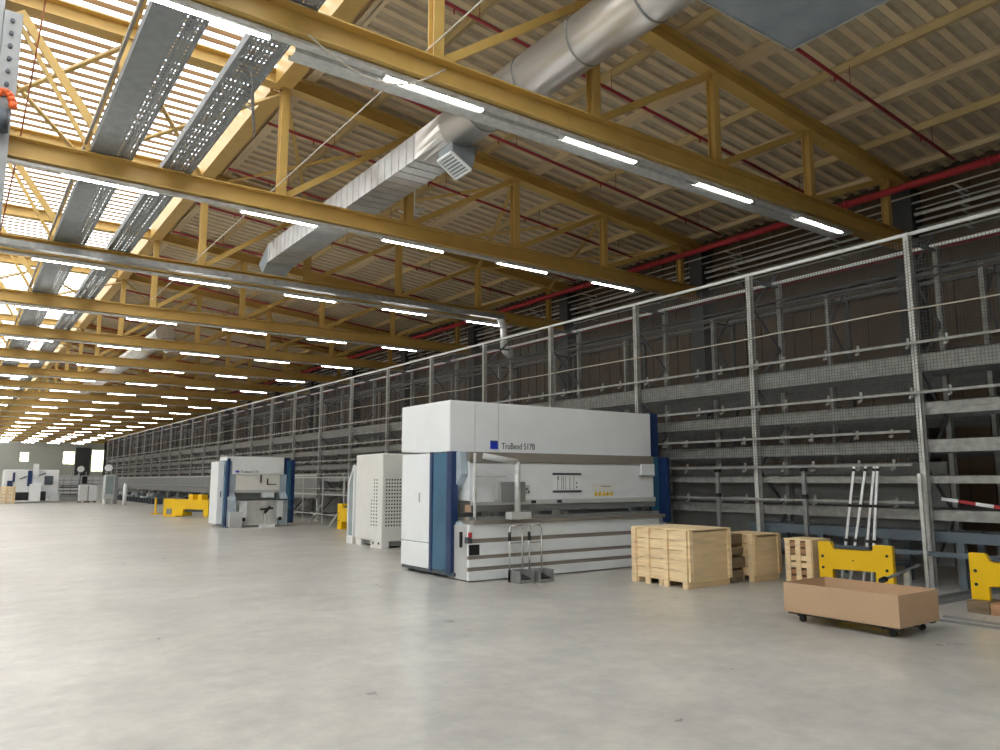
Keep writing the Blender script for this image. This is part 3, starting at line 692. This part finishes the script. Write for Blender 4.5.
# side plates, posters
o = MB(); o.box(11.25, 11.62, 10.84, 10.88, 1.75, 1.97); o.build('corner_plate', WHITE2, PB)
box(11.2, 11.62, 10.83, 10.88, 1.72, 1.75).build('corner_lip', GREYM, PB)
po = box(8.98, 9.62, 10.868, 10.88, 1.44, 1.76).build('setup_chart', WHITE, ram)
o = MB(); o.box(8.95, 9.65, 10.858, 10.868, 1.74, 1.78); o.box(8.95, 9.65, 10.858, 10.868, 1.42, 1.46); o.build('chart_bar', DARKG, po)
o = MB()
for k in range(5): o.box(9.06 + .1 * k, 9.068 + .1 * k, 10.862, 10.868, 1.47, 1.72)
o.box(9.08, 9.10, 10.862, 10.868, 1.65, 1.72); o.box(9.2, 9.215, 10.862, 10.868, 1.48, 1.72); o.box(9.52, 9.55, 10.862, 10.868, 1.50, 1.54); o.box(9.52, 9.55, 10.862, 10.868, 1.58, 1.62)
o.build('chart_lines', GREYM, po)
wl = box(9.95, 10.5, 10.868, 10.88, 1.40, 1.58).build('warning_label', OFFW, ram)
for k in range(5):
    x = 9.98 + .1 * k; o = MB(); o.prism([(x, 1.355), (x + .085, 1.355), (x + .0425, 1.44)], 'y', 10.86, 10.868); o.build('warning_triangle', FIXY, wl)
box(10.15, 10.4, 10.864, 10.868, 1.52, 1.535).build('print_line', GREYM, wl)
sh = box(8.15, 8.42, 10.868, 10.88, 1.40, 1.56).build('plate_chart', LGREY, ram)
for k in range(5): MB().cyl((8.2 + .05 * k, 10.86, 1.44 + .05 * (k % 2)), (8.2 + .05 * k, 10.868, 1.44 + .05 * (k % 2)), .02, 10).build('chart_dot', DARKG, sh)
# left inner sheets behind control post
o = MB(); o.add([(7.10, 10.70, 1.28), (7.78, 10.84, 1.28), (7.78, 10.84, 1.72), (7.10, 10.70, 1.86), (7.10, 10.72, 1.28), (7.78, 10.86, 1.28), (7.78, 10.86, 1.72), (7.10, 10.72, 1.86)], [(0, 1, 2, 3), (4, 7, 6, 5), (0, 4, 5, 1), (1, 5, 6, 2), (2, 6, 7, 3), (3, 7, 4, 0)])
o.build('tilted_sheet', WHITE, PB); box(7.14, 7.74, 10.66, 10.69, 1.70, 1.72).build('sheet_lip', LGREY, PB)
MB().cyl((7.1, 10.66, .92), (7.1, 10.66, 2.1), .025, 10).build('side_tube', GALB, PB)
# swing control arm
ca = MB(); ca.cyl((7.16, 10.5, 2.05), (7.72, 10.3, 1.95), .05, 12); arm = ca.build('control_arm', LGREY, PB, smooth=True)
MB().cyl((7.72, 10.3, .99), (7.72, 10.3, 1.96), .05, 14).build('arm_post', GALB, arm, smooth=True)
box(7.42, 7.94, 10.36, 10.42, 1.28, 1.62).build('control_screen', GREYM, arm, bevel=.01)
box(7.54, 7.96, 10.22, 10.40, 1.0, 1.12).build('keyboard_tray', LGREY, arm, bevel=.01)
# back gauge parts seen through the opening
for x in (7.6, 8.5, 9.2): 
    o = box(x, x + .24, 11.0, 11.2, 1.0, 1.12); o.box(x + .06, x + .16, 10.92, 11.0, 1.03, 1.08); o.build('stop_finger', LGREY, PB)
box(7.2, 11.4, 11.4, 11.5, 1.0, 1.08).build('gauge_beam', GREYM, PB)
box(9.6, 10.8, 12.2, 12.25, .95, 1.45).build('rear_cover', WHITE2, PB)
# right side: navy plate and tinted door
box(11.88, 12.10, 11.16, 11.24, 2.13, 3.05).build('side_plate', NAVY, PB, bevel=.01)
box(11.62, 11.86, 10.95, 11.0, .9, 2.11).build('tinted_door', TEAL, PB)
box(11.87, 11.97, 10.75, 11.15, .80, 2.11).build('door_post', NAVY, PB, bevel=.008)
box(11.62, 12.0, 10.9, 12.6, .1, .8).build('side_cabinet', WHITE2, PB)
# timber crate and carton lying behind the opening
tag(box(9.0, 10.0, 13.25, 13.9, 0, 1.12).build('brown_carton', CARD, loc=(9.5, 13.6, 0), bevel=.01), 'brown carton standing behind the large press, seen through its opening', 'box')

# foot pedals with tall handles
def pedal(label, x, y):
    t = thing('foot_pedal', label, 'foot pedal', (x, y, 0), 'foot pedals of the large press')
    o = MB(); o.box(x - .14, x + .14, y - .12, y + .18, 0, .05); o.box(x - .15, x - .12, y - .14, y + .18, 0, .20); o.box(x + .12, x + .15, y - .14, y + .18, 0, .20); o.box(x - .15, x + .15, y + .10, y + .18, 0, .20); o.build('housing', GREYM, t, bevel=.006)
    o = MB(); o.prism([(y - .1, .05), (y + .09, .05), (y + .09, .12), (y - .1, .07)], 'x', x - .10, x + .10); o.build('treadle', BLACK, t)
    pts = [(x - .13, y + .16, .1)] + [(x - .13, y + .16, .85), (x - .10, y + .16, .90), (x + .10, y + .16, .90), (x + .13, y + .16, .85), (x + .13, y + .16, .1)]
    MB().tube(pts, .014, 10).build('handle_loop', CHROME, t, smooth=True)
    MB().cyl((x - .13, y + .16, .66), (x - .13, y + .16, .80), .026, 10).build('grip', BLACK, t, smooth=True)
    MB().cyl((x - .13, y + .16, .62), (x + .13, y + .16, .62), .01, 8).build('cross_bar', CHROME, t)
pedal('grey foot pedal with tall chrome loop before the large press, on the control post side', 7.64, 10.08)
pedal('grey foot pedal with tall chrome loop before the large press, on the pine crate side', 8.00, 10.02)

# ================================================================= second press brake
P2 = thing('press_brake', 'smaller white press brake with blue side doors standing beyond the perforated cabinet', 'machine', (8.9, 27.8, 0))
c2 = box(7.98, 9.85, 27.45, 28.8, 1.85, 2.48).build('top_cover', WHITE2, P2, bevel=.015)
box(8.10, 8.22, 27.44, 27.449, 1.91, 1.98).build('badge', LOGOB, c2); text('TruBend 5170', c2, 8.28, 27.445, 1.91, .11, DARKG, .62)
o = box(7.58, 7.80, 27.75, 28.7, .12, 2.30).build('side_cabinet', WHITE, P2, bevel=.01); box(7.68, 7.71, 27.735, 27.75, 1.05, 1.25).build('handle', BLACK, o)
o = MB(); o.box(7.78, 7.92, 27.55, 28.6, .05, 2.34); o.build('tinted_door', TEAL, P2); box(7.80, 7.90, 27.42, 27.52, .05, 2.40).build('door_post', NAVY, P2)
box(7.80, 8.10, 27.46, 28.4, 2.3, 2.48).build('top_corner', WHITE, P2)
for x0, x1 in ((7.85, 8.12), (9.72, 9.98)):
    o = MB(); o.prism([(27.3, .02), (28.5, .02), (28.5, 2.3), (27.5, 2.3), (27.55, 1.2), (27.3, .95)], 'x', x0, x1); o.build('side_frame', PALEB, P2)
box(8.14, 9.72, 27.5, 27.9, 1.22, 1.85).build('ram', OFFW, P2); box(8.12, 9.74, 27.45, 27.5, 1.20, 1.30).build('tool_clamp', LGREY, P2)
o = box(9.0, 9.04, 27.46, 27.5, 1.55, 1.84); o.box(9.25, 9.28, 27.46, 27.5, 1.5, 1.7); o.box(9.25, 9.6, 27.46, 27.5, 1.48, 1.51); o.build('hose_run', BLACK, P2)
box(8.2, 9.7, 27.8, 28.2, .95, 1.22).build('back_gauge', GREYM, P2)
box(9.1, 9.5, 27.4, 27.7, 1.02, 1.2).build('control_box', WHITE, P2)
o = box(8.08, 9.9, 27.05, 27.35, .93, .98); o.build('table', DARKG, P2)
box(8.14, 9.7, 27.55, 27.9, .05, .92).build('lower_beam', OFFW, P2)
for x in (8.35, 9.65):
    b = box(x - .11, x + .11, 27.15, 27.3, .3, .93).build('support_arm', WHITE2, P2); box(x - .05, x + .05, 27.1, 27.2, .22, .34).build('caster', BLACK, b)
box(7.88, 8.3, 27.1, 27.4, 0, .55).build('front_cabinet', LGREY, P2)
box(7.66, 10.0, 27.2, 28.5, 0, .04).build('base_plate', GREYM, P2)
box(9.86, 10.08, 27.5, 28.3, 1.85, 2.45).build('side_plate', NAVY, P2); box(9.99, 10.2, 27.4, 28.5, .10, 2.35).build('right_door', TEAL, P2); box(10.1, 10.24, 27.38, 27.5, .1, 2.38).build('right_post', NAVY, P2)
t = thing('foot_pedal', 'small foot switch with cable stand in front of the smaller press', 'foot pedal', (9.05, 26.9, 0))
box(8.85, 9.35, 26.75, 27.0, 0, .10).build('base', WHITE, t); MB().cyl((9.05, 26.9, .1), (9.05, 26.9, .62), .015, 8).build('pole', LGREY, t)
o = MB().bar((8.85, 26.9, .62), (9.3, 26.9, .66), .08, .06); o.bar((9.0, 26.9, .5), (9.2, 26.9, .72), .1, .08); o.build('switch_head', BLACK, t)

# ================================================================= perforated white cabinet and glazed door
t = thing('machine_cabinet', 'tall off-white machine cabinet with perforated vents behind the large press', 'cabinet', (8.9, 17.5, 0))
o = MB(); o.prism([(8.52, 16.87), (10.0, 16.87), (10.0, 18.6), (8.62, 18.6), (8.52, 17.5)], 'z', .16, 2.30); o.build('housing', OFFW, t, bevel=.03)
o = MB(); o.box(8.52, 8.72, 16.85, 17.45, 0, .2); o.box(9.7, 10.0, 16.9, 17.4, 0, .2); o.box(8.62, 9.9, 18.2, 18.5, 0, .2); o.build('leg', OFFW, t)
box(8.7, 9.95, 16.95, 18.3, .05, .16).build('plinth', GREYM, t)
o = MB()
for i in range(10):
    for j in range(14): o.cyl((8.64 + .075 * i, 16.862, .55 + .085 * j), (8.64 + .075 * i, 16.87, .55 + .085 * j), .021, 8)
o.build('vent_holes', BLACK, t)
o = MB()
for i in range(3):
    for j in range(14):
        if i < 2 or j < 8: o.cyl((8.512, 17.15 + .14 * i + .0, .55 + .085 * j), (8.52, 17.15 + .14 * i, .55 + .085 * j), .021, 8)
o.build('side_vent_holes', BLACK, t)
for y in (17.0, 17.3): MB().cyl((8.505, y, .12), (8.52, y, .12), .03, 10).build('lifting_hole', BLACK, t)
MB().cyl((9.3, 16.80, 1.95), (9.3, 16.87, 1.95), .22, 18).build('fan_guard', GREYM, t)
t = thing('safety_screen', 'white framed angled glass screen beside the perforated cabinet', 'screen', (8.55, 18.9, 0))
o = MB()
fr = [(18.66, .18), (19.0, .18), (19.0, 1.55), (18.7, 2.02), (18.66, 2.02)]
for a, b in zip(fr, fr[1:] + fr[:1]): o.bar((8.62, a[0], a[1]), (8.62, b[0], b[1]), .05, .06, (1, 0, 0))
o.build('frame', WHITE, t); MB().prism(fr, 'x', 8.615, 8.625).build('pane', GLASSY, t)
box(8.58, 8.66, 18.64, 19.02, 0, .18).build('foot_plate', OFFW, t)
yframe('yellow steel block end seen beside the angled glass screen', (10.75, 24.6), (10.95, 23.2), 0, .85, .25, FIXY)

# guard fence beyond
t = thing('guard_fence', 'light steel guard fence with diagonal struts behind the smaller press', 'fence', (11.6, 28, 0))
for y in (24.0, 26.0, 28.0, 30.0, 32.0, 34.0):
    MB().cyl((11.6, y, 0), (11.6, y, 1.75), .03, 8).build('post', LGREY, t)
    MB().bar((11.6, y, .75), (11.05, y, .02), .04, .04).build('strut', LGREY, t)
for z in (1.75, 1.1, .35): box(11.58, 11.62, 23.9, 34.1, z - .02, z + .02).build('rail', LGREY, t)

# ================================================================= yellow bed by the rack, far down
t = thing('yellow_bed', 'long low yellow machine bed standing on the open floor far off', 'machine bed', (8.6, 36, 0))
p, q = Vector((7.95, 37.8)), Vector((9.2, 35.0))
def along(u, v): d = (q - p).normalized(); n_ = Vector((d.y, -d.x)) * -1; c = p + (q - p) * u + Vector((-d.y, d.x)) * v; return c
def slab(u0, u1, v0, v1, z0, z1, m_, nm, par):
    o = MB(); c = [along(u0, v0), along(u1, v0), along(u1, v1), along(u0, v1)]
    o.add([(k.x, k.y, z) for z in (z0, z1) for k in c], [(3, 2, 1, 0), (4, 5, 6, 7), (0, 1, 5, 4), (1, 2, 6, 5), (2, 3, 7, 6), (3, 0, 4, 7)]); return o.build(nm, m_, par)
slab(.0, .28, 0, .5, 0, .80, FIXY, 'end_block', t); slab(.28, 1, 0, .5, .35, .78, FIXY, 'side_plate', t); slab(.28, .45, 0, .5, .05, .35, FIXY, 'leg', t); slab(.9, 1, 0, .5, .05, .35, FIXY, 'leg', t)
slab(.45, .9, .1, .4, .22, .36, DARKG, 'recess', t); slab(.52, .62, .1, .4, .78, 1.0, FIXY, 'lug', t); slab(.72, .82, .1, .4, .78, 1.0, FIXY, 'lug', t); slab(.08, .2, -.02, 0, .1, .35, GREYM, 'wheel_plate', t); slab(.05, .45, .1, .4, .80, .88, DARKG, 'bed_bar', t)
t = thing('barrier_post', 'slim yellow barrier post beside the long yellow bed', 'post', (8.1, 40.2, 0))
MB().cyl((8.1, 40.2, 0), (8.1, 40.2, .8), .05, 10).build('pole', FIXY, t); box(7.9, 8.3, 40.0, 40.4, 0, .05).build('base', FIXY, t)

# ================================================================= far machines
t = thing('laser_cutter', 'long white laser cutting machine standing far down the hall', 'machine', (4.8, 68, 0))
box(3.0, 6.5, 67.0, 70, .2, 2.42).build('enclosure', WHITE, t, bevel=.03)
box(4.78, 5.12, 66.6, 67.0, 2.0, 2.85).build('exhaust_stack', WHITE, t)
box(4.61, 5.28, 65.8, 67.0, .1, 1.35).build('front_console', WHITE, t, bevel=.02)
for c in ((4.46, 4.74, 66.8, 66.98, 1.2, 2.35), (3.52, 3.66, 66.85, 66.98, 1.5, 2.2), (3.2, 3.55, 66.85, 66.98, 1.0, 1.6)): box(*c).build('dark_panel', NAVY, t)
box(5.56, 6.12, 66.9, 66.98, 1.3, 1.95).build('window', DARKG, t)
for x, z in ((3.95, 1.75), (5.15, 2.0)): MB().prism([(x, z), (x + .42, z + .2), (x + .48, z + .12), (x + .05, z - .06)], 'y', 66.9, 66.98).build('decor_stripe', DARKG, t)
for c in ((3.75, 4.6, 66.7, 66.98, .15, .75), (5.3, 5.7, 66.7, 66.98, .1, .8)): box(*c).build('chip_opening', BLACK, t)
t = thing('sheet_loader', 'dark sheet loading table with white gantry beside the laser machine', 'machine', (7.0, 66.5, 0))
for z, x0, x1 in ((.55, 6.6, 7.7), (.8, 6.55, 7.75), (1.05, 6.55, 7.9), (1.17, 6.6, 7.95)): box(x0, x1, 66, 66.9, z, z + .07).build('sheet_layer', BLACK, t)
box(6.6, 7.9, 66.1, 66.9, .1, .5).build('base', GREYM, t); box(5.9, 6.45, 65.4, 66, .1, .5).build('scissor_lift', LGREY, t)
box(6.6, 10.6, 70.6, 71.5, .1, 2.0).build('rear_gantry', WHITE, t)
for z in (1.3, 1.6, 1.9): box(6.6, 10.6, 70.5, 70.58, z, z + .06).build('gantry_rail', LGREY, t)
for k in range(8): box(6.65 + .52 * k, 6.7 + .52 * k, 70.42, 70.48, 0, 2.3).build('upright', LGREY, t)
box(8.4, 8.75, 69.5, 69.9, 1.35, 1.95).build('monitor', BLACK, t); box(8.5, 8.6, 69.6, 69.8, 0, 1.35).build('monitor_post', LGREY, t)
t = thing('pallet_pile', 'yellowish pile of pallet boards at the end of the laser machine', 'pallets', (3.2, 65.5, 0))
for k in range(5): box(2.5, 3.65, 65.0, 66.0, .05 + .24 * k, .22 + .24 * k).build('board_layer', WOOD, t)
for k in range(3): box(2.6 + .46 * k, 2.74 + .46 * k, 64.97, 65.0, 0, 1.2).build('post', WOODE, t)
for k, (x, l) in enumerate(((7.83, 'beside the sheet loader'), (8.42, 'beside the tall grey glazed cabinet'))):
    t = thing('wrapped_pallet', 'white wrapped pallet load standing far off ' + l, 'pallet', (x, 64, 0), 'wrapped pallets')
    box(x - .27, x + .27, 63.5, 64.4, .12, 1.28).build('load', WRAP, t, bevel=.03)
    for d in (-.2, .2): box(x + d - .06, x + d + .06, 63.5, 64.4, 0, .12).build('skid', WOODD, t)
t = thing('glazed_cabinet', 'tall grey glazed cabinet far off beside a white gas cylinder', 'cabinet', (8.75, 58, 0))
box(8.35, 9.12, 57.6, 58.6, .35, 2.0).build('body', LGREY, t); box(8.38, 8.86, 57.57, 57.6, .7, 1.9).build('pane', GLASSY, t); box(8.92, 9.12, 57.5, 57.6, .05, 2.0).build('side_post', GREYM, t)
for x in (8.42, 8.8): box(x - .05, x + .05, 57.7, 58.4, 0, .35).build('leg', OFFW, t)
t = thing('gas_cylinder', 'upright white gas cylinder beside the glazed cabinet', 'cylinder', (9.24, 55.5, 0))
MB().cyl((9.24, 55.5, 0), (9.24, 55.5, 1.3), .12, 16).build('body', WHITE, t, smooth=True); MB().cyl((9.24, 55.5, 1.3), (9.24, 55.5, 1.45), .12, 16, .05).build('shoulder', WHITE, t, smooth=True); MB().cyl((9.24, 55.5, 1.45), (9.24, 55.5, 1.55), .03, 10).build('valve', GREYM, t)
for k, (x, y, l) in enumerate(((8.05, 68, 'above the sheet loader'), (8.83, 60, 'above the glazed cabinet'))):
    t = thing('mast_light', 'round white floodlight head on a mast ' + l, 'lamp', (x, y, 0), 'mast lights')
    MB().cyl((x, y, 0), (x, y, 2.3), .04, 8).build('mast', DARKG, t); MB().cyl((x, y - .15, 2.5), (x, y + .1, 2.5), .24, 16).build('head', WHITE, t, smooth=True)
for k in range(9):
    y = 72 - 1.9 * k; x = 11.5
    t = thing('transfer_trolley', 'small blue-grey transfer trolley along the rack foot, %s counting from the far wall' % ORD[k], 'trolley', (x, y, 0), 'transfer trolleys')
    box(x - .3, x + .3, y - .6, y + .6, .38, .5).build('deck', BLUEG if k % 3 else LGREY, t); box(x - .28, x + .28, y - .2, y + .2, .5, .72).build('block', (DARKG, LGREY, BLUEG)[k % 3], t)
    for d in (-.45, .45): box(x - .25, x + .25, y + d - .08, y + d + .08, .0, .38).build('leg', DARKG, t)
